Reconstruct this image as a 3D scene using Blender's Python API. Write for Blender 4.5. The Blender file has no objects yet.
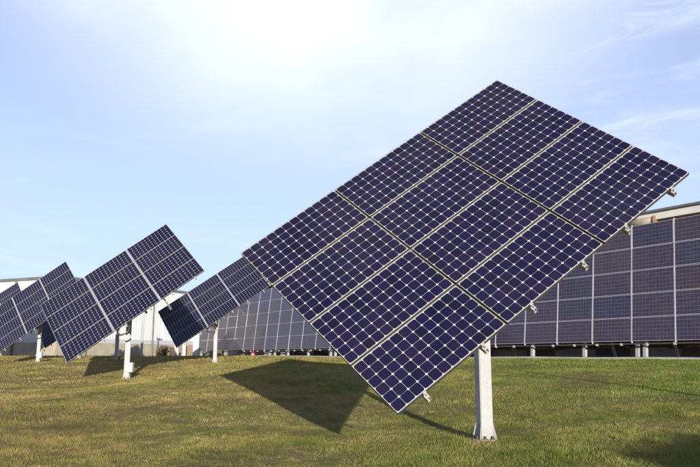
import bpy, bmesh, math, random
import numpy as np
from mathutils import Matrix, Vector, Euler

scene = bpy.context.scene
COL = scene.collection
RAD = math.radians
EYE = 1.25                                   # eye height above the local datum

# ------------------------------------------------------------------ camera
cam_data = bpy.data.cameras.new('camera')
cam_data.sensor_width = 36.0
cam_data.lens = 36.0 * 705.0 / 700.0
cam_data.clip_start = 0.1
cam_data.clip_end = 6000
cam = bpy.data.objects.new('camera', cam_data)
COL.objects.link(cam)
cam.location = (0, 0, EYE)
cam.rotation_euler = (RAD(90) + math.atan(121.5 / 705.0), 0, 0)
scene.camera = cam

# ------------------------------------------------------------------ sky, sun, exposure
SUN_EL, SUN_AZ = 9.2, 11.6                   # low sun behind the photographer's right shoulder
world = bpy.data.worlds.new('World')
scene.world = world
world.use_nodes = True
wn, wl = world.node_tree.nodes, world.node_tree.links
wn.clear()
w_out = wn.new('ShaderNodeOutputWorld')
w_bg = wn.new('ShaderNodeBackground')
w_bg.inputs['Strength'].default_value = 0.085
sky = wn.new('ShaderNodeTexSky')
sky.sky_type = 'NISHITA'
sky.sun_disc = False
sky.sun_elevation = RAD(SUN_EL)
sky.sun_rotation = RAD(180 - SUN_AZ)
sky.air_density = 1.0
sky.dust_density = 1.0
sky.ozone_density = 4.5


def wmath(op, a, b=None, clamp=False):
    n = wn.new('ShaderNodeMath'); n.operation = op; n.use_clamp = clamp
    for i, v in enumerate((a, b)):
        if v is None: continue
        if isinstance(v, (int, float)): n.inputs[i].default_value = v
        else: wl.new(v, n.inputs[i])
    return n.outputs[0]


def wnoise(scale_xyz, rot, scale, detail, rough, dist):
    mp = wn.new('ShaderNodeMapping')
    mp.inputs['Scale'].default_value = scale_xyz
    mp.inputs['Rotation'].default_value = rot
    wl.new(tc.outputs['Generated'], mp.inputs['Vector'])
    n = wn.new('ShaderNodeTexNoise')
    n.inputs['Scale'].default_value = scale
    n.inputs['Detail'].default_value = detail
    n.inputs['Roughness'].default_value = rough
    n.inputs['Distortion'].default_value = dist
    wl.new(mp.outputs[0], n.inputs['Vector'])
    return n.outputs['Fac']


def wrange(v, a, b, c=0.0, d=1.0):
    n = wn.new('ShaderNodeMapRange'); n.interpolation_type = 'SMOOTHSTEP'
    wl.new(v, n.inputs['Value'])
    for k, x in zip(('From Min', 'From Max', 'To Min', 'To Max'), (a, b, c, d)):
        n.inputs[k].default_value = x
    return n.outputs[0]


tc = wn.new('ShaderNodeTexCoord')
# broad white glow painted into the upper sky, plus wispy cirrus streaks
def wdir(az, el):
    v = wn.new('ShaderNodeVectorMath'); v.operation = 'DOT_PRODUCT'
    wl.new(tc.outputs['Generated'], v.inputs[0])
    v.inputs[1].default_value = (math.sin(RAD(az)) * math.cos(RAD(el)), math.cos(RAD(az)) * math.cos(RAD(el)), math.sin(RAD(el)))
    return v.outputs['Value']
sky_glow = wrange(wdir(-2, 46), 0.825, 0.965)
soft = wrange(wnoise((1, 1, 1.6), (0.2, 0.1, 0.5), 2.2, 4, 0.5, 0.3), 0.25, 0.7, 0.55, 1.0)
sky_glow = wmath('MULTIPLY', wmath('MULTIPLY', sky_glow, soft), 0.97)
wisp_n = wnoise((0.8, 1.4, 4.0), (0.35, -0.8, 0.6), 4.0, 12, 0.62, 1.6)
wisp_area = wrange(wdir(29, 23), 0.955, 0.995)
wisp = wmath('MULTIPLY', wmath('MULTIPLY', wrange(wisp_n, 0.40, 0.80), wisp_area), 0.62)
wisp_far = wmath('MULTIPLY', wrange(wnoise((1.0, 2.0, 5.0), (0.1, 0.3, -0.4), 2.6, 9, 0.6, 0.6), 0.52, 0.85), 0.30)
sep = wn.new('ShaderNodeSeparateXYZ'); wl.new(tc.outputs['Generated'], sep.inputs[0])
haze_lo = wrange(sep.outputs['Z'], 0.15, 0.85, 0.55, 0.06)       # air is hazier low down, clearer overhead
cl = wmath('MAXIMUM', sky_glow, wisp)
cl = wmath('ADD', cl, wmath('MULTIPLY', wisp_far, wmath('SUBTRACT', 1.0, cl)), True)
w_air = wn.new('ShaderNodeMix'); w_air.data_type = 'RGBA'
wl.new(haze_lo, w_air.inputs['Factor'])
wl.new(sky.outputs[0], w_air.inputs['A'])
w_air.inputs['B'].default_value = (6.2, 7.0, 9.8, 1)
w_mix = wn.new('ShaderNodeMix'); w_mix.data_type = 'RGBA'
wl.new(cl, w_mix.inputs['Factor'])
wl.new(w_air.outputs['Result'], w_mix.inputs['A'])
w_mix.inputs['B'].default_value = (7.4, 7.8, 8.6, 1)
wl.new(w_mix.outputs['Result'], w_bg.inputs['Color'])
wl.new(w_bg.outputs[0], w_out.inputs[0])

sun_data = bpy.data.lights.new('sun', 'SUN')
sun_data.energy = 5.0
sun_data.angle = RAD(0.5)
sun_data.color = (1.0, 0.92, 0.80)
sun = bpy.data.objects.new('sun', sun_data)
COL.objects.link(sun)
sun_travel = Vector((-math.sin(RAD(SUN_AZ)) * math.cos(RAD(SUN_EL)), math.cos(RAD(SUN_AZ)) * math.cos(RAD(SUN_EL)), -math.sin(RAD(SUN_EL))))
sun.rotation_euler = sun_travel.to_track_quat('-Z', 'Y').to_euler()
sun.location = (5, -20, 30)

scene.view_settings.view_transform = 'Standard'
scene.view_settings.look = 'None'
scene.view_settings.gamma = 1.0
scene.view_settings.use_curve_mapping = False
scene.view_settings.exposure = 0.9

random.seed(7)
rng = np.random.default_rng(11)

# ------------------------------------------------------------------ materials
MATS = {}


class NT:
    """tiny node-tree helper"""
    def __init__(self, name):
        self.m = bpy.data.materials.new(name); self.m.use_nodes = True
        self.t = self.m.node_tree
        self.b = self.t.nodes['Principled BSDF']
        self.out = self.t.nodes['Material Output']
        MATS[name] = self.m

    def n(self, kind, **kw):
        x = self.t.nodes.new(kind)
        for k, v in kw.items(): setattr(x, k, v)
        return x

    def link(self, a, b): self.t.links.new(a, b)

    def set(self, **kw):
        for k, v in kw.items():
            self.b.inputs[k.replace('_', ' ')].default_value = v

    def noise(self, scale, detail=4, rough=0.55, vec=None, dist=0.0):
        x = self.n('ShaderNodeTexNoise')
        x.inputs['Scale'].default_value = scale
        x.inputs['Detail'].default_value = detail
        x.inputs['Roughness'].default_value = rough
        x.inputs['Distortion'].default_value = dist
        if vec is not None: self.link(vec, x.inputs['Vector'])
        return x.outputs['Fac']

    def ramp(self, fac, stops, interp='LINEAR'):
        x = self.n('ShaderNodeValToRGB'); x.color_ramp.interpolation = interp
        e = x.color_ramp.elements
        while len(e) < len(stops): e.new(0.5)
        for el, (p, c) in zip(e, stops): el.position = p; el.color = (*c, 1) if len(c) == 3 else c
        self.link(fac, x.inputs[0])
        return x.outputs[0]

    def mix(self, fac, a, b, mode='MIX'):
        x = self.n('ShaderNodeMix', data_type='RGBA', blend_type=mode)
        for s, v in (('Factor', fac), ('A', a), ('B', b)):
            if isinstance(v, (int, float)): x.inputs[s].default_value = v
            elif isinstance(v, tuple): x.inputs[s].default_value = (*v, 1) if len(v) == 3 else v
            else: self.link(v, x.inputs[s])
        return x.outputs['Result']

    def math(self, op, a, b=None, clamp=False):
        x = self.n('ShaderNodeMath', operation=op, use_clamp=clamp)
        for i, v in enumerate((a, b)):
            if v is None: continue
            if isinstance(v, (int, float)): x.inputs[i].default_value = v
            else: self.link(v, x.inputs[i])
        return x.outputs[0]

    def pos(self): return self.n('ShaderNodeNewGeometry').outputs['Position']
    def obj(self): return self.n('ShaderNodeTexCoord').outputs['Object']

    def bump(self, h, strength=0.3, dist=0.01):
        x = self.n('ShaderNodeBump'); x.inputs['Strength'].default_value = strength
        x.inputs['Distance'].default_value = dist
        self.link(h, x.inputs['Height']); self.link(x.outputs[0], self.b.inputs['Normal'])


def plain(name, col, rough=0.6, metal=0.0, var=0.12, scale=6.0, bump=0.0, coat=0.0):
    k = NT(name)
    f = k.noise(scale, 6, 0.6, k.pos())
    a = tuple(c * (1 - var) for c in col); b = tuple(min(1, c * (1 + var)) for c in col)
    k.link(k.ramp(f, [(0.3, a), (0.7, b)]), k.b.inputs['Base Color'])
    k.set(Roughness=rough, Metallic=metal, Coat_Weight=coat)
    if bump: k.bump(k.noise(scale * 6, 4, 0.6, k.pos()), bump)
    return k.m


def cell_material(name, c0, c1, c2, gloss=0.05, batch=False, coat_ior=1.27):     # anti-reflective solar glass
    k = NT(name)
    rpi = k.n('ShaderNodeNewGeometry').outputs['Random Per Island']
    rob = k.n('ShaderNodeObjectInfo').outputs['Random']
    r = k.math('FRACT', k.math('ADD', rpi, k.math('MULTIPLY', rob, 7.31)))
    c = k.ramp(r, [(0.0, c0), (0.5, c1), (1.0, c2)])
    if batch:                      # modules from different production batches: brownish, violet, navy
        tint = k.ramp(rob, [(0.0, (1.3, 1.0, 0.75)), (0.15, (1.15, 1.02, 0.98)), (0.6, (0.95, 1.0, 1.1)), (1.0, (0.7, 0.85, 1.25))])
        c = k.mix(1.0, c, tint, 'MULTIPLY')
    dirt = k.ramp(k.noise(0.42, 7, 0.62, k.pos(), 0.5), [(0.35, (0.08, 0.08, 0.08)), (0.72, (1, 1, 1))])
    c = k.mix(k.math('MULTIPLY', dirt, 0.030), c, (0.35, 0.30, 0.27))
    k.link(c, k.b.inputs['Base Color'])
    k.set(Roughness=0.35, Coat_Weight=1.0, Coat_IOR=coat_ior)
    k.link(k.ramp(k.noise(1.7, 6, 0.7, k.pos()), [(0.35, (gloss,) * 3), (0.7, (gloss * 3.5,) * 3)]), k.b.inputs['Coat Roughness'])
    k.b.inputs['Specular IOR Level'].default_value = 0.12
    return k.m


cell_material('mono_cell', (0.0022, 0.0023, 0.015), (0.0034, 0.0030, 0.024), (0.0066, 0.0038, 0.023))
cell_material('poly_cell', (0.017, 0.012, 0.025), (0.022, 0.016, 0.034), (0.030, 0.019, 0.033), 0.09, True, 1.42)

k = NT('backsheet')
k.link(k.ramp(k.noise(3, 4, 0.6, k.pos()), [(0.3, (0.34, 0.34, 0.36)), (0.7, (0.39, 0.39, 0.40))]), k.b.inputs['Base Color'])
k.set(Roughness=0.4, Coat_Weight=1.0, Coat_Roughness=0.05)
k = NT('grey_backsheet')
k.link(k.ramp(k.noise(3, 4, 0.6, k.pos()), [(0.3, (0.26, 0.25, 0.30)), (0.7, (0.33, 0.31, 0.36))]), k.b.inputs['Base Color'])
k.set(Roughness=0.4, Coat_Weight=1.0, Coat_Roughness=0.08)
plain('frame_aluminium', (0.36, 0.34, 0.285), 0.38, 0.35, 0.08, 9)
plain('frame_grey', (0.40, 0.39, 0.41), 0.42, 0.3, 0.08, 9)
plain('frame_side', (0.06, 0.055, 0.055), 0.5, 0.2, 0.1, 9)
plain('rail_aluminium', (0.40, 0.39, 0.37), 0.45, 0.4, 0.1, 12)
plain('white_strip', (0.37, 0.37, 0.39), 0.5, 0.1, 0.06, 8)
plain('grey_strip', (0.27, 0.265, 0.29), 0.5, 0.1, 0.06, 8)
plain('dark_steel', (0.07, 0.065, 0.06), 0.55, 0.4, 0.25, 14)
plain('brown_steel', (0.16, 0.10, 0.06), 0.65, 0.2, 0.25, 10)
plain('concrete', (0.30, 0.28, 0.25), 0.9, 0, 0.22, 3, 0.3)
plain('bare_soil', (0.17, 0.115, 0.065), 0.95, 0, 0.35, 9, 0.8)
plain('dark_cable', (0.02, 0.02, 0.022), 0.6, 0, 0.1, 10)
plain('box_grey', (0.38, 0.38, 0.37), 0.5, 0, 0.08, 10)
plain('red_plastic', (0.55, 0.02, 0.03), 0.4, 0, 0.1, 10)
plain('roof_dark', (0.10, 0.105, 0.10), 0.6, 0, 0.2, 1.5)
plain('cream_fascia', (0.52, 0.51, 0.47), 0.6, 0, 0.1, 1.2)
plain('tan_sheet', (0.24, 0.20, 0.145), 0.5, 0, 0.2, 4)
plain('door_brown', (0.13, 0.075, 0.045), 0.6, 0, 0.2, 4)
plain('blue_sheet', (0.12, 0.24, 0.42), 0.45, 0, 0.15, 2)

k = NT('galvanised')            # pale galvanised post: spangle, drips, soil at the foot
p = k.obj()
v = k.n('ShaderNodeTexVoronoi'); v.inputs['Scale'].default_value = 42; k.link(p, v.inputs['Vector'])
sp = k.ramp(v.outputs['Color'], [(0.2, (0.255, 0.265, 0.275)), (0.8, (0.285, 0.295, 0.30))])
mp = k.n('ShaderNodeMapping'); mp.inputs['Scale'].default_value = (26, 26, 1.3); k.link(p, mp.inputs[0])
st = k.noise(1.0, 5, 0.65, mp.outputs[0])
c = k.mix(k.math('MULTIPLY', k.ramp(st, [(0.5, (0, 0, 0)), (0.75, (1, 1, 1))]), 0.35), sp, (0.20, 0.19, 0.17))
sx = k.n('ShaderNodeSeparateXYZ'); k.link(p, sx.inputs[0])
soil = k.math('MULTIPLY', k.ramp(k.math('ADD', sx.outputs['Z'], k.math('MULTIPLY', k.noise(18, 4, 0.6, p), 0.22)),
              [(0.06, (1, 1, 1)), (0.28, (0, 0, 0))]), 0.6)
c = k.mix(soil, c, (0.20, 0.16, 0.10))
k.link(c, k.b.inputs['Base Color'])
k.set(Roughness=0.6)
k.b.inputs['Specular IOR Level'].default_value = 0.3
k.bump(st, 0.08, 0.004)

k = NT('white_cladding')        # coated corrugated sheet
mp = k.n('ShaderNodeMapping'); mp.inputs['Scale'].default_value = (2, 2, 0.25); k.link(k.pos(), mp.inputs[0])
st = k.noise(1.0, 6, 0.6, mp.outputs[0])
k.link(k.ramp(st, [(0.35, (0.42, 0.425, 0.42)), (0.7, (0.50, 0.505, 0.50))]), k.b.inputs['Base Color'])
k.set(Roughness=0.5)
k = NT('block_wall')            # beige block plinth
br = k.n('ShaderNodeTexNoise'); br.inputs['Scale'].default_value = 1.6; br.inputs['Detail'].default_value = 7; k.link(k.pos(), br.inputs[0])
k.link(k.ramp(br.outputs['Fac'], [(0.3, (0.22, 0.195, 0.145)), (0.7, (0.30, 0.27, 0.21))]), k.b.inputs['Base Color'])
k.set(Roughness=0.9)
k = NT('brown_wall')
br = k.n('ShaderNodeTexNoise'); br.inputs['Scale'].default_value = 0.8; br.inputs['Detail'].default_value = 7; k.link(k.pos(), br.inputs[0])
k.link(k.ramp(br.outputs['Fac'], [(0.3, (0.10, 0.065, 0.045)), (0.7, (0.17, 0.115, 0.075))]), k.b.inputs['Base Color'])
k.set(Roughness=0.85)


def lawn_colour(k):
    """patchy autumn lawn: green swards, olive, straw, bare reddish soil"""
    p = k.pos()
    big = k.noise(0.16, 5, 0.6, p, 0.6)
    mid = k.math('ADD', k.math('MULTIPLY', k.noise(0.8, 6, 0.62, p, 0.4), 0.55), k.math('MULTIPLY', k.noise(3.2, 6, 0.7, p, 0.5), 0.45))
    fine = k.noise(7.0, 6, 0.65, p)
    g = k.ramp(mid, [(0.32, (0.060, 0.070, 0.018)), (0.45, (0.125, 0.110, 0.038)), (0.54, (0.195, 0.152, 0.064)), (0.66, (0.33, 0.235, 0.125))])
    g2 = k.ramp(mid, [(0.34, (0.040, 0.074, 0.012)), (0.49, (0.090, 0.130, 0.026)), (0.66, (0.170, 0.178, 0.056))])
    sx = k.n('ShaderNodeSeparateXYZ'); k.link(p, sx.inputs[0])
    # greener towards the damper right-hand side
    gr = k.math('ADD', k.math('MULTIPLY', sx.outputs['X'], 0.075), k.math('MULTIPLY', k.math('SUBTRACT', big, 0.5), 2.4))
    gr = k.math('ADD', gr, 0.42, True)
    c = k.mix(gr, g, g2)
    soil = k.ramp(k.noise(1.3, 8, 0.75, p, 0.8), [(0.56, (0, 0, 0)), (0.66, (1, 1, 1))])
    c = k.mix(k.math('MULTIPLY', soil, 0.6), c, (0.24, 0.155, 0.080))
    c = k.mix(1.0, c, (1.28, 1.28, 1.28), 'MULTIPLY')
    return c, fine


k = NT('lawn_soil')
c, fine = lawn_colour(k)
c = k.mix(0.55, c, k.ramp(fine, [(0.3, (0.062, 0.044, 0.015)), (0.7, (0.225, 0.160, 0.062))]))
k.link(c, k.b.inputs['Base Color'])
k.set(Roughness=0.95)
k.b.inputs['Specular IOR Level'].default_value = 0.1
k.bump(k.math('ADD', fine, k.noise(30, 4, 0.7, k.pos())), 0.9, 0.05)

k = NT('grass_blade')
c, fine = lawn_colour(k)
rpi = k.n('ShaderNodeNewGeometry').outputs['Random Per Island']
c = k.mix(0.8, c, k.ramp(rpi, [(0.0, (0.55, 0.75, 0.40)), (0.45, (1.1, 1.1, 0.9)), (0.8, (1.35, 1.3, 1.05)), (1.0, (1.8, 1.65, 1.3))]), 'MULTIPLY')
k.link(c, k.b.inputs['Base Color'])
k.set(Roughness=0.75)
k.b.inputs['Specular IOR Level'].default_value = 0.15
tr = k.n('ShaderNodeBsdfTranslucent'); k.link(c, tr.inputs[0])
mx = k.n('ShaderNodeMixShader'); mx.inputs[0].default_value = 0.25
k.link(k.b.outputs[0], mx.inputs[1]); k.link(tr.outputs[0], mx.inputs[2]); k.link(mx.outputs[0], k.out.inputs[0])

k = NT('shrub_leaf')
rpi = k.n('ShaderNodeNewGeometry').outputs['Random Per Island']
k.link(k.ramp(rpi, [(0.0, (0.045, 0.045, 0.020)), (0.6, (0.10, 0.075, 0.040)), (1.0, (0.16, 0.10, 0.06))]), k.b.inputs['Base Color'])
k.set(Roughness=0.7)

# ------------------------------------------------------------------ mesh helpers
def mesh_obj(name, bm, mat, parent=None, mtx=None, smooth=False):
    me = bpy.data.meshes.new(name)
    bm.normal_update()
    bm.to_mesh(me); bm.free()
    for m in (mat if isinstance(mat, (list, tuple)) else [mat]): me.materials.append(MATS[m])
    if smooth:
        for f in me.polygons: f.use_smooth = True
    return link(name, me, parent, mtx)


def link(name, me, parent=None, mtx=None):
    o = bpy.data.objects.new(name, me)
    COL.objects.link(o)
    if parent is not None: o.parent = parent
    if mtx is not None: o.matrix_local = mtx
    return o


def empty(name, loc, label, cat, group=None, rotz=0):
    o = bpy.data.objects.new(name, None); COL.objects.link(o)
    o.location = loc; o.rotation_euler = (0, 0, rotz); o.empty_display_size = 0.2
    return tag(o, label, cat, group)


def tag(o, label, cat, group=None):
    o['label'] = label; o['category'] = cat
    if group: o['group'] = group
    return o


def structure(o):
    o['kind'] = 'structure'; return o


def box(bm, lo, hi, mi=0, mtx=None):
    x0, y0, z0 = lo; x1, y1, z1 = hi
    vs = [bm.verts.new(c) for c in ((x0, y0, z0), (x1, y0, z0), (x1, y1, z0), (x0, y1, z0), (x0, y0, z1), (x1, y0, z1), (x1, y1, z1), (x0, y1, z1))]
    if mtx is not None:
        for v in vs: v.co = mtx @ v.co
    for q in ((0, 3, 2, 1), (4, 5, 6, 7), (0, 1, 5, 4), (1, 2, 6, 5), (2, 3, 7, 6), (3, 0, 4, 7)):
        f = bm.faces.new([vs[i] for i in q]); f.material_index = mi
    return vs


def bevel_all(bm, w, seg=2):
    bmesh.ops.bevel(bm, geom=bm.edges[:], offset=w, segments=seg, affect='EDGES', profile=0.6)


def tube(bm, a, b, r0, r1=None, n=12, mi=0):
    a, b = Vector(a), Vector(b); r1 = r0 if r1 is None else r1
    d = (b - a).normalized(); u = d.orthogonal().normalized(); w = d.cross(u)
    A = [bm.verts.new(a + (u * math.cos(t) + w * math.sin(t)) * r0) for t in [2 * math.pi * i / n for i in range(n)]]
    B = [bm.verts.new(b + (u * math.cos(t) + w * math.sin(t)) * r1) for t in [2 * math.pi * i / n for i in range(n)]]
    for i in range(n):
        f = bm.faces.new([A[i], A[(i + 1) % n], B[(i + 1) % n], B[i]]); f.material_index = mi
    f = bm.faces.new(A[::-1]); f.material_index = mi
    f = bm.faces.new(B); f.material_index = mi


def beam(bm, a, b, w, h, up=(0, 0, 1), mi=0):
    a, b = Vector(a), Vector(b); d = b - a; L = d.length; d.normalize()
    up = Vector(up); s = up.cross(d).normalized(); u = d.cross(s)
    m = Matrix((( d.x, s.x, u.x, a.x), (d.y, s.y, u.y, a.y), (d.z, s.z, u.z, a.z), (0, 0, 0, 1)))
    box(bm, (0, -w / 2, -h / 2), (L, w / 2, h / 2), mi, m)


# ------------------------------------------------------------------ terrain (heights relative to the eye, thin-plate spline)
CTRL = np.array([
    (1.71, 9.24, -1.063), (-7.1, 22.9, -0.73), (-6.1, 32.3, -0.36), (-15.8, 36.3, -0.37), (-15.7, 41.0, -0.16), (-10.7, 33.2, -0.25),
    (0, 11, -1.13), (-3.7, 21, -0.56), (10.5, 23.0, -0.13), (-10.8, 58, -0.20), (-23.7, 58, -0.16), (2, 36, -0.15), (16, 15, -0.12),
    (0, 0, -1.25), (-12, 4, -1.2), (12, 3, -0.75), (0, -12, -1.5), (10, -22, -1.6), (-24.6, 48.5, -0.12), (-45, 58, -0.1), (-45, 25, -0.6),
    (40, 20, 0.0), (30, 60, 0.0), (0, 90, -0.1), (-50, 90, -0.05), (50, 90, 0.0), (-45, -10, -1.4), (45, -15, -0.6), (-14, 20, -0.85)])


def _tps():
    n = len(CTRL); X = CTRL[:, :2]
    d2 = ((X[:, None] - X[None]) ** 2).sum(-1)
    K = np.where(d2 > 0, 0.5 * d2 * np.log(d2 + 1e-12), 0) + np.eye(n) * 2.0
    P = np.c_[np.ones(n), X]
    A = np.block([[K, P], [P.T, np.zeros((3, 3))]])
    return np.linalg.solve(A, np.r_[CTRL[:, 2], 0, 0, 0])


TPS = _tps()


def terrain(x, y):
    x = np.asarray(x, float); y = np.asarray(y, float)
    xc = np.clip(x, -55, 55); yc = np.clip(y, -30, 95)
    d2 = (xc[..., None] - CTRL[:, 0]) ** 2 + (yc[..., None] - CTRL[:, 1]) ** 2
    z = (0.5 * d2 * np.log(d2 + 1e-12)) @ TPS[:-3] + TPS[-3] + TPS[-2] * xc + TPS[-1] * yc
    z = z + 0.012 * np.sin(x * 1.3 + 0.7 * y) * np.sin(y * 0.9 - 0.4 * x) + 0.02 * np.sin(0.43 * x + 1.1) * np.sin(0.37 * y)
    out = np.maximum(np.abs(x) - 55, 0) + np.maximum(y - 95, 0) + np.maximum(-30 - y, 0)
    w = np.clip(out / 60, 0, 1)
    return z * (1 - w) + (-0.12) * w + EYE


def gz(x, y): return float(terrain(x, y))


def grid_axis(fine_lo, fine_hi, step, far):
    a = list(np.arange(fine_lo, fine_hi + 1e-6, step)); s = step
    while a[-1] < far: s *= 1.35; a.append(a[-1] + s)
    s = step
    while a[0] > -far: s *= 1.35; a.insert(0, a[0] - s)
    return np.array(a)


gx, gy = grid_axis(-40, 40, 0.5, 2500), grid_axis(-4, 62, 0.5, 2500)
XX, YY = np.meshgrid(gx, gy)
ZZ = terrain(XX, YY)
nx, ny = len(gx), len(gy)
idx = np.arange(nx * ny).reshape(ny, nx)
me = bpy.data.meshes.new('lawn')
me.from_pydata(np.c_[XX.ravel(), YY.ravel(), ZZ.ravel()].tolist(), [],
               np.stack([idx[:-1, :-1], idx[:-1, 1:], idx[1:, 1:], idx[1:, :-1]], -1).reshape(-1, 4).tolist())
me.materials.append(MATS['lawn_soil'])
for f in me.polygons: f.use_smooth = True
structure(link('lawn', me))

# ------------------------------------------------------------------ photovoltaic module (shared meshes)
MW, MH = 1.559, 0.798
PITCH, CELL, CHAM = 0.1287, 0.1258, 0.021


def cell_outline(c, ch):
    h = c / 2
    if ch <= 0: return [(-h, -h), (h, -h), (h, h), (-h, h)]
    m = ch * 0.29
    return [(-h + ch, -h), (h - ch, -h), (h - m, -h + m), (h, -h + ch), (h, h - ch), (h - m, h - m), (h - ch, h), (-h + ch, h), (-h + m, h - m), (-h, h - ch), (-h, -h + ch), (-h + m, -h + m)]


def cell_centre(i, j): return ((i - 5.5) * PITCH, (j - 2.5) * PITCH)


def mesh_single_cell():
    bm = bmesh.new()
    pts = cell_outline(CELL, CHAM)
    top = [bm.verts.new((x, y, 0.0006)) for x, y in pts]
    bot = [bm.verts.new((x, y, -0.0006)) for x, y in pts]
    bm.faces.new(top)
    for i in range(len(pts)): bm.faces.new([bot[i], bot[(i + 1) % len(pts)], top[(i + 1) % len(pts)], top[i]])
    me = bpy.data.meshes.new('cell'); bm.to_mesh(me); bm.free(); me.materials.append(MATS['mono_cell'])
    return me


def mesh_cells(mat, cell, ch):
    bm = bmesh.new(); pts = cell_outline(cell, ch)
    for i in range(12):
        for j in range(6):
            cx, cy = cell_centre(i, j)
            bm.faces.new([bm.verts.new((cx + x, cy + y, 0.0016)) for x, y in pts])
    me = bpy.data.meshes.new('cells'); bm.to_mesh(me); bm.free(); me.materials.append(MATS[mat])
    return me


def mesh_laminate(mat):
    bm = bmesh.new(); box(bm, (-MW / 2 + 0.004, -MH / 2 + 0.004, -0.006), (MW / 2 - 0.004, MH / 2 - 0.004, 0))
    me = bpy.data.meshes.new('module'); bm.to_mesh(me); bm.free(); me.materials.append(MATS[mat])
    return me


def mesh_frame(mat, lip, side='frame_side'):
    bm = bmesh.new()
    zt, zb, w, h = 0.004, -0.042, MW / 2, MH / 2
    for a, b in (((-w, -h), (w, -h + lip)), ((-w, h - lip), (w, h)), ((-w, -h + lip), (-w + lip, h - lip)), ((w - lip, -h + lip), (w, h - lip))):
        box(bm, (a[0], a[1], zb), (b[0], b[1], zt))
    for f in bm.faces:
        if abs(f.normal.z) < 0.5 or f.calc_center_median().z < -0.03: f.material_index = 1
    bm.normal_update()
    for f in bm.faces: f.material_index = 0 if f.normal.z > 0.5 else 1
    me = bpy.data.meshes.new('frame'); bm.to_mesh(me); bm.free()
    me.materials.append(MATS[mat]); me.materials.append(MATS[side])
    return me


ME_CELL = mesh_single_cell()
ME_CELLS = mesh_cells('mono_cell', CELL, CHAM)
ME_CELLS_SQ = mesh_cells('poly_cell', 0.1245, 0.0)
ME_LAM = mesh_laminate('backsheet')
ME_LAM_G = mesh_laminate('grey_backsheet')
ME_FRAME = mesh_frame('frame_aluminium', 0.0075)
ME_FRAME_G = mesh_frame('frame_grey', 0.012, 'frame_grey')


def add_module(parent, mtx, single=False, square=False):
    m = link('module', ME_LAM_G if square else ME_LAM, parent, mtx)
    link('frame', ME_FRAME_G if square else ME_FRAME, m)
    if single:
        for i in range(12):
            for j in range(6):
                cx, cy = cell_centre(i, j)
                # cells sit a hair unevenly in the laminate
                t = Matrix.Translation((cx + random.gauss(0, 0.0003), cy + random.gauss(0, 0.0003), 0.001))
                link('cell', ME_CELL, m, t)
    else:
        c = link('cells', ME_CELLS_SQ if square else ME_CELLS, m); c['kind'] = 'stuff'
    return m


# ------------------------------------------------------------------ solar tracker
def build_pole_mesh(h, w, rot):
    bm = bmesh.new()
    R = Matrix.Rotation(rot, 4, 'Z')
    vs = box(bm, (-w / 2, -w / 2, 0.02), (w / 2, w / 2, h), 0, R)
    bm.edges.ensure_lookup_table()
    es = [e for e in bm.edges if abs(e.verts[0].co.z - e.verts[1].co.z) > 0.5]
    bmesh.ops.bevel(bm, geom=es, offset=0.009, segments=3, affect='EDGES')
    return bm


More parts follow.
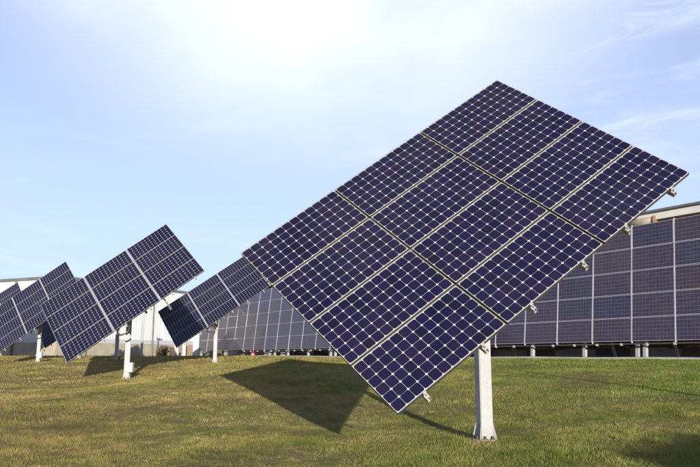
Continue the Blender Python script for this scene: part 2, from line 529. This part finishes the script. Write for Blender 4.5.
def tracker(R, centre, along, label, detail=0, gap=0.055, control_box=True, tilt_noise=0.0):
    """R: columns = long axis, short axis, front normal; centre relative to the eye; along: post offset along the long axis"""
    Rm = Matrix([list(r) for r in R])
    c = Vector(centre) + Vector((0, 0, EYE))
    ex, ey, ez = Rm.col[0], Rm.col[1], Rm.col[2]
    OFF = 0.40
    hub = c + ex * along - ez * OFF
    base = Vector((hub.x, hub.y, gz(hub.x, hub.y)))
    t = empty('solar_tracker', base, label, 'solar tracker', 'solar trackers on the lawn')
    M = Matrix.Translation(c - base) @ Rm.to_4x4()
    hub_l = hub - base
    pw = 0.165
    prot = RAD(14.5)
    # post with flange, gussets, bolts
    mesh_obj('post', build_pole_mesh(hub_l.z - 0.10, pw, prot), 'galvanised', t)
    bm = bmesh.new(); tube(bm, (0, 0, -0.10), (0, 0, 0.022), 0.165, 0.165, 28)
    mesh_obj('base_plate', bm, 'galvanised', t)
    for q in range(4):
        bm = bmesh.new()
        th = prot + RAD(45) + q * math.pi / 2
        Rg = Matrix.Rotation(th, 4, 'Z'); r0 = pw * 0.66
        pr = [(r0, 0.022), (0.158, 0.022), (0.158, 0.045), (r0, 0.24)]
        A = [bm.verts.new(Rg @ Vector((x, -0.006, z))) for x, z in pr]; B = [bm.verts.new(Rg @ Vector((x, 0.006, z))) for x, z in pr]
        bm.faces.new(A); bm.faces.new(B[::-1])
        for i in range(4): bm.faces.new([A[i], B[i], B[(i + 1) % 4], A[(i + 1) % 4]])
        bmesh.ops.recalc_face_normals(bm, faces=bm.faces)
        mesh_obj('gusset', bm, 'galvanised', t)
        for s in (-1, 1):
            bm = bmesh.new(); a = th + s * 0.42
            tube(bm, (0.138 * math.cos(a), 0.138 * math.sin(a), 0.022), (0.138 * math.cos(a), 0.138 * math.sin(a), 0.066), 0.011, 0.011, 8)
            tube(bm, (0.138 * math.cos(a), 0.138 * math.sin(a), 0.023), (0.138 * math.cos(a), 0.138 * math.sin(a), 0.042), 0.019, 0.019, 6)
            mesh_obj('bolt', bm, 'dark_steel', t)
    # head
    bm = bmesh.new()
    tube(bm, (0, 0, hub_l.z - 0.16), (0, 0, hub_l.z - 0.06), 0.13, 0.13, 20)
    tube(bm, (0, 0, hub_l.z - 0.24), (0, 0, hub_l.z - 0.16), 0.115, 0.13, 20)
    mesh_obj('slew_head', bm, 'dark_steel', t)
    bm = bmesh.new()                               # fork cheeks between head and torque tube
    tb = Vector((along, 0, -0.27))
    for s in (-0.12, 0.12):
        a = M @ (tb + Vector((s, 0, 0)))
        b = Vector((a.x * 0.5, a.y * 0.5, hub_l.z - 0.08))
        beam(bm, b, a + (a - b) * 0.2, 0.02, 0.16, ex)
    mesh_obj('fork', bm, 'dark_steel', t)
    # torque tube along the long axis
    L = (3 * MW + 2 * gap)
    bm = bmesh.new(); tube(bm, (-L * 0.36, 0, -0.27), (L * 0.36, 0, -0.27), 0.07, 0.07, 16)
    mesh_obj('torque_tube', bm, 'galvanised', t, M)
    # slanted cross arms under the modules
    for sx in (-0.9, 0.9):
        bm = bmesh.new(); beam(bm, (sx, -1.25, -0.165), (sx, 1.25, -0.165), 0.07, 0.09)
        mesh_obj('cross_arm', bm, 'galvanised', t, M)
    for sy in (-0.95, 0.0, 0.95):
        bm = bmesh.new(); beam(bm, (-L * 0.45, sy, -0.115), (L * 0.45, sy, -0.115), 0.05, 0.06)
        mesh_obj('purlin', bm, 'galvanised', t, M)
    # actuator: cylinder and rod, ring bracket
    bm = bmesh.new()
    pa = Vector((0.02, -0.02, hub_l.z - 0.62)); pb = M @ Vector((along + 0.55, -0.75, -0.2))
    mid = pa.lerp(pb, 0.6)
    tube(bm, pa, mid, 0.045, 0.045, 12); tube(bm, mid, pb, 0.022, 0.022, 10)
    mesh_obj('actuator', bm, 'dark_steel', t)
    if not detail:                                 # ring bracket of the tilt drive
        bm = bmesh.new(); n = 20
        cc = Vector((along - 0.75, -1.46, -0.30))
        for i in range(n):
            a0, a1 = 2 * math.pi * i / n, 2 * math.pi * (i + 1) / n
            tube(bm, cc + Vector((math.cos(a0) * 0.2, math.sin(a0) * 0.2, 0)), cc + Vector((math.cos(a1) * 0.2, math.sin(a1) * 0.2, 0)), 0.026, 0.026, 6)
        beam(bm, cc + Vector((0, 0.18, 0)), cc + Vector((0.05, 1.0, 0.12)), 0.05, 0.06)
        mesh_obj('ring_bracket', bm, 'dark_steel', t, M)
    if not detail:
      bm = bmesh.new()
      e0 = M @ Vector((along + 0.75, -1.2, -0.14)); tube(bm, e0, e0 + Vector((0.30, 0.05, -0.42)), 0.022, 0.022, 8)
      e1 = e0 + Vector((0.30, 0.05, -0.42)); tube(bm, e1 - Vector((0.04, 0, -0.06)), e1 + Vector((0.05, 0, -0.08)), 0.05, 0.05, 10)
      mesh_obj('drive_rod', bm, 'dark_steel', t)
    if control_box:
        bx = Vector((0.13, -0.06, 0.36))
        bm = bmesh.new(); box(bm, (bx.x - 0.07, bx.y - 0.10, bx.z - 0.15), (bx.x + 0.09, bx.y + 0.10, bx.z + 0.15)); bevel_all(bm, 0.012)
        mesh_obj('control_box', bm, 'box_grey', t)
        bm = bmesh.new(); tube(bm, (0.15, -0.06, 0.22), (0.15, -0.05, -0.03), 0.018, 0.018, 8)
        mesh_obj('cable', bm, 'dark_cable', t)
    # modules: 3 columns x 4 rows, rails underneath, clamps at the lower edge
    gy_ = 0.026 if detail else 0.02
    H = 4 * MH + 3 * gy_
    for ci in range(3):
        x = (ci - 1) * (MW + gap)
        for rj in range(4):
            y = (rj - 1.5) * (MH + gy_)
            dm = Matrix.Rotation(random.gauss(0, 0.0012), 4, 'X') @ Matrix.Rotation(random.gauss(0, 0.0012), 4, 'Y')
            near = detail and (rj == 0 or (rj == 1 and ci == 1))
            add_module(t, M @ Matrix.Translation((x, y, 0)) @ dm, single=bool(near))
        for s in (-1, 1):
            xr = x + s * MW * 0.27
            bm = bmesh.new()
            y0, y1 = -H / 2 - 0.075, H / 2 - 0.03
            box(bm, (xr - 0.022, y0, -0.100), (xr + 0.022, y1, -0.094)); box(bm, (xr - 0.022, y0, -0.0938), (xr - 0.016, y1, -0.046)); box(bm, (xr + 0.016, y0, -0.0938), (xr + 0.022, y1, -0.046))
            r_ = mesh_obj('rail', bm, 'rail_aluminium', t, M)
            bm = bmesh.new()                        # end clamp hooked round the module's lower edge
            box(bm, (xr - 0.020, -H / 2 - 0.022, -0.045), (xr + 0.020, -H / 2 - 0.002, 0.010))
            box(bm, (xr - 0.024, -H / 2 - 0.060, -0.0445), (xr + 0.024, -H / 2 - 0.0225, -0.036))
            box(bm, (xr - 0.006, -H / 2 - 0.050, -0.0355), (xr + 0.006, -H / 2 - 0.036, 0.004))
            mesh_obj('clamp', bm, 'rail_aluminium', r_)
    for s in (-0.5, 0.5):
        x = s * (MW + gap)
        bm = bmesh.new(); box(bm, (x - gap / 2 + 0.004, -H / 2, -0.04), (x + gap / 2 - 0.004, H / 2, -0.004 if gap > 0.05 else -0.036))
        mesh_obj('cover_strip', bm, 'grey_strip' if gap > 0.05 else 'dark_steel', t, M)
    return t


RA = [[.779, -.593, -.204], [.206, .548, -.810], [.593, .589, .549]]
RB = [[.790, -.547, -.275], [.160, .618, -.770], [.591, .565, .576]]
RC = [[.815, -.459, -.353], [.113, .724, -.680], [.568, .515, .642]]
RD = [[.783, -.553, -.284], [.129, .591, -.796], [.608, .587, .535]]


def ortho(R):
    R = np.array(R, float); u, s, v = np.linalg.svd(R); return (u @ v).tolist()


RA, RB, RC, RD = map(ortho, (RA, RB, RC, RD))
tracker(RA, (1.367, 8.845, 1.775), 0.333, 'large nearest solar tracker filling the right, square post with bolted foot', detail=1, gap=0.032, control_box=False)
tracker(RB, (-7.328, 22.466, 2.109), 0.16, 'second largest solar tracker, left of the big one, control box on its post')
tracker(RC, (-6.244, 32.043, 2.512), 0.0, 'solar tracker partly hidden behind the left corner of the nearest panel', control_box=False)
tracker(RD, (-16.096, 35.923, 2.493), 0.23, 'solar tracker at the left edge, cut by the frame, in front of the white shed')
tracker(RB, (-11.05, 32.8, 2.60), 0.16, 'solar tracker hidden behind the second largest one, its post showing below')
tracker(RB, (-15.75, 40.6, 2.72), 0.16, 'solar tracker whose dark blue lower corner shows between two nearer ones')
tracker(RB, (-24.6, 48.5, 2.75), 0.16, 'farthest solar tracker, only its top corner showing at the left edge')
tracker([[.982, -.109, -.156], [.191, .56, -.806], [0, .82, .57]], (9.9, -14.9, 1.45), 0.2, 'solar tracker outside the view, added to cast the shadow in the lower right corner')  # unseen shadow caster, turned so its top edge shapes the corner shadow

# ------------------------------------------------------------------ wall-like fixed solar array on the right
AX = Vector((-.5613, .8276, -.0038)); UP = Vector((.0949, .0689, .9931))
xr_ = (-AX).normalized(); up_ = (UP - xr_ * UP.dot(xr_)).normalized(); nz_ = xr_.cross(up_)
RARR = Matrix((xr_, up_, nz_)).transposed()
A0 = Vector((10.5331, 23.0725, 0.4642 + EYE))
CW, RH = 1.60, 0.818
K0, K1 = -4, 25                                 # column indices: negative runs on to the right, out of frame
left_end = A0 + AX * (K1 * CW)
arr_base = Vector((A0.x, A0.y, gz(A0.x, A0.y)))
arr = empty('solar_wall', arr_base, 'long five-row wall of framed solar panels on posts before the brown building', 'solar array')
MA = Matrix.Translation(A0 - arr_base) @ RARR.to_4x4()


def arr_pt(kx, y, z): return MA @ Vector((-kx * CW, y, z))


for kc in range(K0, K1):
    for r in range(5):
        dm = Matrix.Rotation(random.gauss(0, 0.004), 4, 'X') @ Matrix.Rotation(random.gauss(0, 0.004), 4, 'Y')
        add_module(arr, MA @ Matrix.Translation((-(kc + 0.5) * CW, (r + 0.5) * RH, 0)) @ dm, square=True)
ME_RAIL = None
for kc in range(K0, K1 + 1):
    bm = bmesh.new(); x = -kc * CW
    box(bm, (x - 0.015, -0.05, -0.05), (x + 0.015, 5 * RH + 0.03, 0.008))
    mesh_obj('rail', bm, 'white_strip', arr, MA)
for y in (0.02, 1.4, 2.75, 4.0):
    bm = bmesh.new(); box(bm, (-K1 * CW, y, -0.16), (-K0 * CW, y + 0.10, -0.055))
    mesh_obj('purlin', bm, 'brown_steel', arr, MA)
bm = bmesh.new()
box(bm, (-K1 * CW, -0.10, -0.10), (-K0 * CW, -0.055, -0.02))
mesh_obj('bottom_beam', bm, 'dark_steel', arr, MA)
kk = K0 + 0.3
while kk < K1:
    bm = bmesh.new(); x = -kk * CW
    box(bm, (x - 0.035, -0.135, -0.06), (x + 0.035, -0.06, 0.02))
    mesh_obj('clip', bm, 'rail_aluminium', arr, MA)
    kk += 0.62
POSTS = [0.80, 0.98] + [2.35 + 1.55 * i for i in range(14)] + [-0.75, -2.3, -3.6, 12.9, 17.4]
for i, kp in enumerate(POSTS):
    a = arr_pt(kp, 3.0, -0.24); top = arr_pt(kp, 0.0, -0.24)
    wx, wy = top.x + arr_base.x, top.y + arr_base.y
    zb = gz(wx, wy) - arr_base.z - 0.2
    bm = bmesh.new()
    beam(bm, (top.x, top.y, zb), (a.x, a.y, a.z), 0.12, 0.12, xr_)
    mesh_obj('post', bm, 'galvanised', arr)
    if i % 2 == 0:
        back = arr_pt(kp - 0.3, 0, -1.5)
        bm = bmesh.new(); beam(bm, (back.x, back.y, gz(back.x + arr_base.x, back.y + arr_base.y) - arr_base.z - 0.1), a, 0.08, 0.08, xr_)
        mesh_obj('strut', bm, 'galvanised', arr)

# pale kerb strip along the foot of the array
BK = Vector((-AX.y, AX.x, 0)).normalized() * -1          # away from the camera
bm = bmesh.new()
segs = 60; prev = None
for i in range(segs + 1):
    kx = K0 - 1 + (K1 + 4 - K0) * i / segs
    p = A0 + AX * (kx * CW)
    row = []
    for off, dz in ((-0.16, -0.1), (-0.16, 0.055), (0.28, 0.065), (0.28, -0.1)):
        q = p + BK * off; row.append(bm.verts.new((q.x, q.y, gz(p.x, p.y) + dz)))
    if prev:
        for j in range(3): bm.faces.new([prev[j], prev[j + 1], row[j + 1], row[j]])
    prev = row
bmesh.ops.recalc_face_normals(bm, faces=bm.faces)
structure(mesh_obj('kerb', bm, 'concrete'))

# ------------------------------------------------------------------ building behind the array
def wall_frame(o, d):
    d = Vector(d).normalized(); u = Vector((0, 0, 1)); n = d.cross(u)      # n: outward normal
    return Matrix(((d.x, n.x, 0, o.x), (d.y, n.y, 0, o.y), (0, 0, 1, o.z), (0, 0, 0, 1)))


B0 = A0 + BK * 2.6 + AX * (-14 * CW)
B0.z = EYE - 0.4
bl = (24 + 14) * CW
hall = empty('long_hall', (B0.x, B0.y, B0.z), 'brown walled hall with cream roof edge behind the long panel wall', 'building')
MW_ = wall_frame(Vector((0, 0, 0)), (AX.x, AX.y, 0))     # x along the wall away to the left, y = outward normal or inward
side = 1 if (MW_ @ Vector((0, 1, 0))).dot(-BK) > 0 else -1
top_z = 5.28 + 0.4                                        # roof edge above B0.z
bm = bmesh.new(); box(bm, (0, -12 if side > 0 else 0, 0), (bl, 0 if side > 0 else 12, top_z - 0.34)); mesh_obj('wall', bm, 'brown_wall', hall, MW_)
bm = bmesh.new(); box(bm, (-0.05, 0.003 * side, -0.3), (bl + 0.05, 0.10 * side, 0.62)) if side > 0 else box(bm, (-0.05, -0.10, -0.3), (bl + 0.05, -0.003, 0.62))
mesh_obj('plinth', bm, 'concrete', hall, MW_)
bm = bmesh.new()
y0, y1 = sorted((0.50 * side, -12.2 * side)); box(bm, (-0.4, y0, top_z - 0.33), (bl + 0.4, y1, top_z - 0.05)); mesh_obj('fascia', bm, 'cream_fascia', hall, MW_)
bm = bmesh.new()
y0, y1 = sorted((0.60 * side, -12.4 * side)); box(bm, (-0.5, y0, top_z - 0.048), (bl + 0.5, y1, top_z + 0.03)); mesh_obj('roof', bm, 'roof_dark', hall, MW_)
for i in range(12):                                       # dark door bays and lighter panels seen under the array
    x = 15 + i * 3.6
    bm = bmesh.new(); y0, y1 = sorted((0.103 * side, 0.16 * side)); box(bm, (x, y0, -0.2), (x + 1.5, y1, 2.2))
    mesh_obj('door', bm, 'door_brown' if i % 3 else 'dark_steel', hall, MW_)

# ventilation box sitting at the roof edge
pv = Vector((11.35, 26.1, 0)) * 1.0
vb = empty('roof_vent', (11.05, 26.0, EYE + 4.93), 'tan horizontal vent cylinder under the roof edge, beside the nearest panel', 'vent')
bm = bmesh.new(); d_ = AX.copy(); d_.z = 0; d_.normalize()
tube(bm, -d_ * 0.4, d_ * 0.95, 0.15, 0.15, 18); mesh_obj('drum', bm, 'tan_sheet', vb, None, True)
bm = bmesh.new(); tube(bm, -d_ * 0.45, -d_ * 0.4, 0.17, 0.17, 18); mesh_obj('end_cap', bm, 'brown_steel', vb)
bm = bmesh.new(); beam(bm, d_ * 0.4, d_ * 0.4 + BK * 0.9, 0.06, 0.06); mesh_obj('bracket', bm, 'brown_steel', vb)

# ------------------------------------------------------------------ white shed on the left
shed_o = Vector((-23.9, 58.0, 0)); shed_o.z = gz(shed_o.x, shed_o.y) - 0.06
dl = Vector((-.905, .426, 0)).normalized(); dr = Vector((.426, .905, 0)).normalized()
shed = empty('white_shed', shed_o, 'white corrugated shed with beige block base and dark roof edge', 'building')
HS = EYE + 6.37 - shed_o.z
LL, LR = 30.0, 26.0


def face_box(bm, d, inward, x0, x1, o0, o1, z0, z1, mi=0):
    """box on a shed face: x along d, o = outward offset"""
    n = -inward
    pts = []
    for z in (z0, z1):
        for x, o in ((x0, o0), (x1, o0), (x1, o1), (x0, o1)):
            q = d * x + n * o; pts.append(bm.verts.new((q.x, q.y, z)))
    for q in ((0, 3, 2, 1), (4, 5, 6, 7), (0, 1, 5, 4), (1, 2, 6, 5), (2, 3, 7, 6), (3, 0, 4, 7)):
        bm.faces.new([pts[i] for i in q])


def done(bm, name, mat, parent):
    bmesh.ops.recalc_face_normals(bm, faces=bm.faces); return mesh_obj(name, bm, mat, parent)


for d, inward, L in ((dl, dr, LL), (dr, dl, LR)):
    bm = bmesh.new(); face_box(bm, d, inward, 0 if d is dl else 0.25, L, -0.25, 0, -0.4, 1.22); done(bm, 'block_base', 'block_wall', shed)
    bm = bmesh.new(); face_box(bm, d, inward, 0 if d is dl else 0.25, L, -0.25, 0.04, 1.225, 1.62); done(bm, 'band', 'white_strip', shed)
    # corrugated sheet: trapezoid ribs as one folded sheet
    prof = []; x = 0.0
    while x < L:
        prof += [(x, 0.0), (x + 0.16, 0.0), (x + 0.20, 0.045), (x + 0.29, 0.045)]; x += 0.33
    bm = bmesh.new(); n = -inward; pv_ = None
    for xx, o in prof:
        a = [bm.verts.new((d.x * xx + n.x * o, d.y * xx + n.y * o, z)) for z in (1.625, HS - 0.16)]
        if pv_: bm.faces.new([pv_[0], a[0], a[1], pv_[1]])
        pv_ = a
    done(bm, 'corrugated_sheet', 'white_cladding', shed)
    bm = bmesh.new(); face_box(bm, d, inward, 0.02 if d is dl else 0.25, L, -0.25, -0.02, 1.625, HS - 0.16); done(bm, 'wall', 'white_cladding', shed)
    bm = bmesh.new(); face_box(bm, d, inward, -0.12 if d is dl else 0.25, L, -0.22, 0.12, HS - 0.155, HS + 0.10); done(bm, 'roof_edge', 'roof_dark', shed)
bm = bmesh.new()
pts = [Vector((0, 0, 0)) - dl * 0 , dl * LL, dl * LL + dr * LR, dr * LR]
vs = [bm.verts.new((p.x, p.y, HS - 0.02)) for p in pts]; vs2 = [bm.verts.new((p.x, p.y, HS + 0.06)) for p in pts]
bm.faces.new(vs); bm.faces.new(vs2)
for i in range(4): bm.faces.new([vs[i], vs[(i + 1) % 4], vs2[(i + 1) % 4], vs2[i]])
done(bm, 'roof', 'roof_dark', shed)
# door, downpipes, blue skylight at the roof edge
bm = bmesh.new(); face_box(bm, dr, dl, 14.2, 15.2, 0.003, 0.08, -0.05, 0.98); door = done(bm, 'hatch', 'door_brown', shed)
bm = bmesh.new(); face_box(bm, dr, dl, 14.28, 14.36, 0.083, 0.12, 0.35, 0.55); done(bm, 'handle', 'dark_steel', door)
for x in (11.4, 3.0, 22.5):
    bm = bmesh.new(); q = dr * x - dl * 0.14; tube(bm, (q.x, q.y, 0), (q.x, q.y, HS - 0.16), 0.09, 0.09, 10); done(bm, 'downpipe', 'roof_dark', shed)
for x in (5.0, 16.0):
    bm = bmesh.new(); q = dl * x - dr * 0.14; tube(bm, (q.x, q.y, 0), (q.x, q.y, HS - 0.16), 0.09, 0.09, 10); done(bm, 'downpipe', 'roof_dark', shed)

# ------------------------------------------------------------------ small things by the far end of the array
def at(u, Y, dz=0.0):
    k = {196: -.2151, 176: -.2424, 184: -.2319, 204: -.2040, 163: -.2613, 246: -.1453, 141: -.292}[u]
    return Vector((k * Y, Y, gz(k * Y, Y) + dz))


def white_post(u, Y, w, h, label):
    p = at(u, Y, -0.02); o = empty('white_pillar', p, label, 'pillar', 'white pillars beyond the far end of the panel wall')
    bm = bmesh.new(); box(bm, (-w / 2, -w / 2, 0.12), (w / 2, w / 2, h - 0.08)); bevel_all(bm, 0.015); mesh_obj('shaft', bm, 'white_strip', o)
    bm = bmesh.new(); box(bm, (-w * .62, -w * .62, -0.1), (w * .62, w * .62, 0.118)); bevel_all(bm, 0.01); mesh_obj('foot', bm, 'concrete', o)
    bm = bmesh.new(); box(bm, (-w * .6, -w * .6, h - 0.078), (w * .6, w * .6, h)); bevel_all(bm, 0.01); mesh_obj('cap', bm, 'white_strip', o)


white_post(196, 50, 0.42, 3.0, 'broad white pillar just left of the far end of the panel wall')
white_post(176, 53, 0.30, 0.95, 'short white pillar under the blue lower corner of a tracker panel')
white_post(184, 54, 0.24, 1.6, 'thin white pillar between the short pillar and the broad pillar')

p = at(184, 57, -0.02) + Vector((0.3, 0, 0))
o = empty('wooden_fence_panel', p, 'reddish brown board panel standing between the white pillars', 'fence panel')
for i in range(9):
    bm = bmesh.new(); box(bm, (-0.9 + i * 0.2, -0.02, 0.05), (-0.72 + i * 0.2, 0.02, 0.85 + 0.02 * math.sin(i * 5))); mesh_obj('board', bm, 'brown_steel', o)
bm = bmesh.new(); box(bm, (-0.95, 0.022, 0.2), (0.95, 0.06, 0.28)); box(bm, (-0.95, 0.022, 0.6), (0.95, 0.06, 0.68)); mesh_obj('batten', bm, 'brown_steel', o)

for u, kx, w, h, lab in ((204, 24.6, 0.55, 0.32, 'small pale concrete block below the far left end of the panel wall'),
                         (246, 21.3, 1.5, 0.2, 'long low pale concrete block left of the red bin under the panel wall'),
                         (246, 18.35, 0.75, 0.36, 'pale concrete block just right of the red bin under the panel wall'),
                         (246, 17.0, 0.5, 0.32, 'pale concrete block between two posts, right of the red bin')):
    q = A0 + AX * (kx * CW) + BK * 0.62
    o = bpy.data.objects.new('tmp', None)
    bm = bmesh.new(); box(bm, (-w / 2, -0.16, -0.1), (w / 2, 0.16, h)); bevel_all(bm, 0.03)
    o = mesh_obj('concrete_block', bm, 'concrete', None, Matrix.Translation((q.x, q.y, gz(q.x, q.y))) @ Matrix.Rotation(math.atan2(AX.y, AX.x), 4, 'Z'))
    tag(o, lab, 'block', 'concrete blocks under the panel wall')
q = A0 + AX * (19.6 * CW) + BK * 0.5
o = empty('red_bin', (q.x, q.y, gz(q.x, q.y) + 0.06), 'small bright red bin under the far part of the panel wall', 'bin')
bm = bmesh.new(); tube(bm, (0, 0, 0), (0, 0, 0.42), 0.20, 0.27, 16); mesh_obj('body', bm, 'red_plastic', o)
bm = bmesh.new(); tube(bm, (0, 0, 0.42), (0, 0, 0.47), 0.29, 0.26, 16); mesh_obj('lid', bm, 'red_plastic', o)
bm = bmesh.new(); tube(bm, (0.25, 0.12, 0.30), (0.25, -0.12, 0.30), 0.02, 0.02, 8); mesh_obj('handle', bm, 'box_grey', o)

# dry shrub at the foot of the shed
p = at(163, 60, 0)
o = empty('shrub', p, 'small brownish dry shrub at the foot of the white shed', 'shrub')
bm = bmesh.new()
for i in range(900):
    a, r, z = random.uniform(0, 6.283), math.sqrt(random.random()), random.random()
    rad = 0.85 * math.sqrt(max(0.05, 1 - (z * 0.9) ** 2)) * (0.8 + 0.3 * math.sin(a * 3 + 1))
    c_ = Vector((math.cos(a) * r * rad, math.sin(a) * r * rad, 0.12 + z * 0.85))
    e = Euler((random.uniform(0, 3), random.uniform(0, 3), random.uniform(0, 6))).to_matrix()
    s = random.uniform(0.05, 0.10)
    bm.faces.new([bm.verts.new(c_ + e @ Vector(v)) for v in ((-s, 0, 0), (0, -s * .4, 0), (s, 0, 0), (0, s * .4, 0))])
mesh_obj('foliage', bm, 'shrub_leaf', o)
for i in range(14):
    bm = bmesh.new(); a = random.uniform(0, 6.283); tube(bm, (0, 0, -0.05), (math.cos(a) * 0.5, math.sin(a) * 0.5, random.uniform(0.5, 0.9)), 0.018, 0.006, 5); mesh_obj('stem', bm, 'door_brown', o)

# slim lamp mast in front of the shed
p = at(141, 52, -0.05)
o = empty('lamp_mast', p, 'slim grey mast before the white shed, seen below the second largest panel', 'mast')
bm = bmesh.new(); tube(bm, (0, 0, 0), (0.12, 0, 4.6), 0.09, 0.06, 12); mesh_obj('mast', bm, 'galvanised', o)
bm = bmesh.new(); box(bm, (-0.05, -0.2, 4.5), (0.45, 0.2, 4.62)); bevel_all(bm, 0.02); mesh_obj('lamp_head', bm, 'dark_steel', o)
bm = bmesh.new(); tube(bm, (0, 0, -0.1), (0, 0, 0.05), 0.2, 0.2, 14); mesh_obj('foot', bm, 'concrete', o)

# a plain mast beyond the right edge of the view: its long thin shadow crosses the lawn
p = Vector((7.75, 4.5, gz(7.75, 4.5) - 0.05))
o = empty('mast', p, 'slim bare mast outside the view on the right, its thin shadow crossing the lawn', 'mast')
bm = bmesh.new(); tube(bm, (0, 0, 0), (0, 0, 3.1), 0.055, 0.035, 12); mesh_obj('shaft', bm, 'galvanised', o)
bm = bmesh.new(); tube(bm, (0, 0, -0.1), (0, 0, 0.07), 0.14, 0.14, 16); mesh_obj('foot', bm, 'concrete', o)
bm = bmesh.new(); tube(bm, (0, 0, 3.1), (0, 0, 3.14), 0.05, 0.02, 12); mesh_obj('cap', bm, 'dark_steel', o)

# trodden bare soil round the foot of the near post
bm = bmesh.new(); cx, cy = 1.71, 9.24; ring = []
ctr = bm.verts.new((cx, cy, gz(cx, cy) + 0.016))
for j, rr in enumerate((0.17, 0.23, 0.30)):
    row = []
    for i in range(28):
        a = 2 * math.pi * i / 28
        q = rr * (1 + 0.22 * math.sin(a * 3 + 1.2) + 0.12 * math.sin(a * 7 + j)) * (1.35 if math.cos(a) < 0 else 0.9)
        x_, y_ = cx + q * math.cos(a), cy + q * math.sin(a)
        row.append(bm.verts.new((x_, y_, gz(x_, y_) + (0.014, 0.010, -0.01)[j] + random.uniform(-0.003, 0.003))))
    ring.append(row)
for i in range(28):
    bm.faces.new([ctr, ring[0][i], ring[0][(i + 1) % 28]])
    for j in (0, 1): bm.faces.new([ring[j][i], ring[j + 1][i], ring[j + 1][(i + 1) % 28], ring[j][(i + 1) % 28]])
structure(mesh_obj('bare_soil', bm, 'bare_soil', smooth=True))

# ------------------------------------------------------------------ grass
def vnoise(x, y, s, seed):
    r = np.random.default_rng(seed); T = r.random((256, 256))
    u, v = x * s, y * s
    i, j = np.floor(u).astype(int), np.floor(v).astype(int); fu, fv = u - i, v - j
    fu = fu * fu * (3 - 2 * fu); fv = fv * fv * (3 - 2 * fv)
    g = lambda a, b: T[a % 256, b % 256]
    return (g(i, j) * (1 - fu) + g(i + 1, j) * fu) * (1 - fv) + (g(i, j + 1) * (1 - fu) + g(i + 1, j + 1) * fu) * fv


def grass(y0, y1, dens, h, w):
    half = lambda y: 0.56 * y + 3.0
    area = (y1 - y0) * 2 * half((y0 + y1) / 2)
    n = int(area * dens)
    yy = rng.uniform(y0, y1, n * 2); xx = rng.uniform(-1, 1, n * 2) * half(y1)
    ok = np.abs(xx) < half(yy); xx, yy = xx[ok][:n], yy[ok][:n]
    # not behind the kerb of the array
    dist = (xx - A0.x) * BK.x + (yy - A0.y) * BK.y
    ok = dist < -0.2
    xx, yy = xx[ok], yy[ok]
    cl = vnoise(xx, yy, 1.4, 1) * 0.35 + vnoise(xx, yy, 4.5, 4) * 0.3 + vnoise(xx, yy, 12, 2) * 0.35
    pt = vnoise(xx, yy, 0.5, 3)
    r_post = np.hypot(xx - 1.71, yy - 9.24)
    keep = (rng.random(len(xx)) < np.clip(0.1 + 1.5 * (cl - 0.15) + 0.7 * (pt - 0.5), 0.06, 1)) & (r_post > rng.uniform(0.12, 0.36, len(xx)))
    xx, yy, cl, pt = xx[keep], yy[keep], cl[keep], pt[keep]
    n = len(xx)
    zz = terrain(xx, yy) - 0.004
    hh = h * (0.25 + 1.5 * cl ** 1.5) * rng.uniform(0.6, 1.35, n) * (0.75 + 0.5 * pt)
    hh = np.where(np.hypot(xx - 1.71, yy - 9.24) < 0.42, hh * 1.7 + 0.012, hh)
    weed = vnoise(xx, yy, 3.1, 9) > 0.86
    hh = np.where(weed, hh * 1.7, hh)
    long_ = rng.random(n) < 0.012; hh = np.where(long_, hh * 1.8, hh)
    th = rng.uniform(0, 2 * np.pi, n); lean = rng.uniform(0.1, 0.95, n) * hh
    la = rng.uniform(0, 2 * np.pi, n)
    bx, by = np.cos(th) * w / 2, np.sin(th) * w / 2
    a = np.stack([xx - bx, yy - by, zz], -1); b = np.stack([xx + bx, yy + by, zz], -1)
    c = np.stack([xx + np.cos(la) * lean, yy + np.sin(la) * lean, zz + hh], -1)
    return np.stack([a, b, c], 1).reshape(-1, 3)


V = np.concatenate([grass(4.5, 12, 5200, 0.031, 0.0058), grass(12, 20, 1700, 0.034, 0.009), grass(20, 34, 420, 0.038, 0.018), grass(34, 57, 90, 0.06, 0.035)])
nv = len(V); nt = nv // 3
me = bpy.data.meshes.new('grass')
me.vertices.add(nv); me.vertices.foreach_set('co', V.astype(np.float32).ravel())
me.loops.add(nv); me.loops.foreach_set('vertex_index', np.arange(nv, dtype=np.int32))
me.polygons.add(nt); me.polygons.foreach_set('loop_start', np.arange(0, nv, 3, dtype=np.int32))
me.polygons.foreach_set('loop_total', np.full(nt, 3, dtype=np.int32))
me.update(calc_edges=True)
me.materials.append(MATS['grass_blade'])
g = link('grass', me)
g['kind'] = 'stuff'; g['label'] = 'short patchy olive and straw coloured lawn grass'; g['category'] = 'grass'
print('blades', nt)
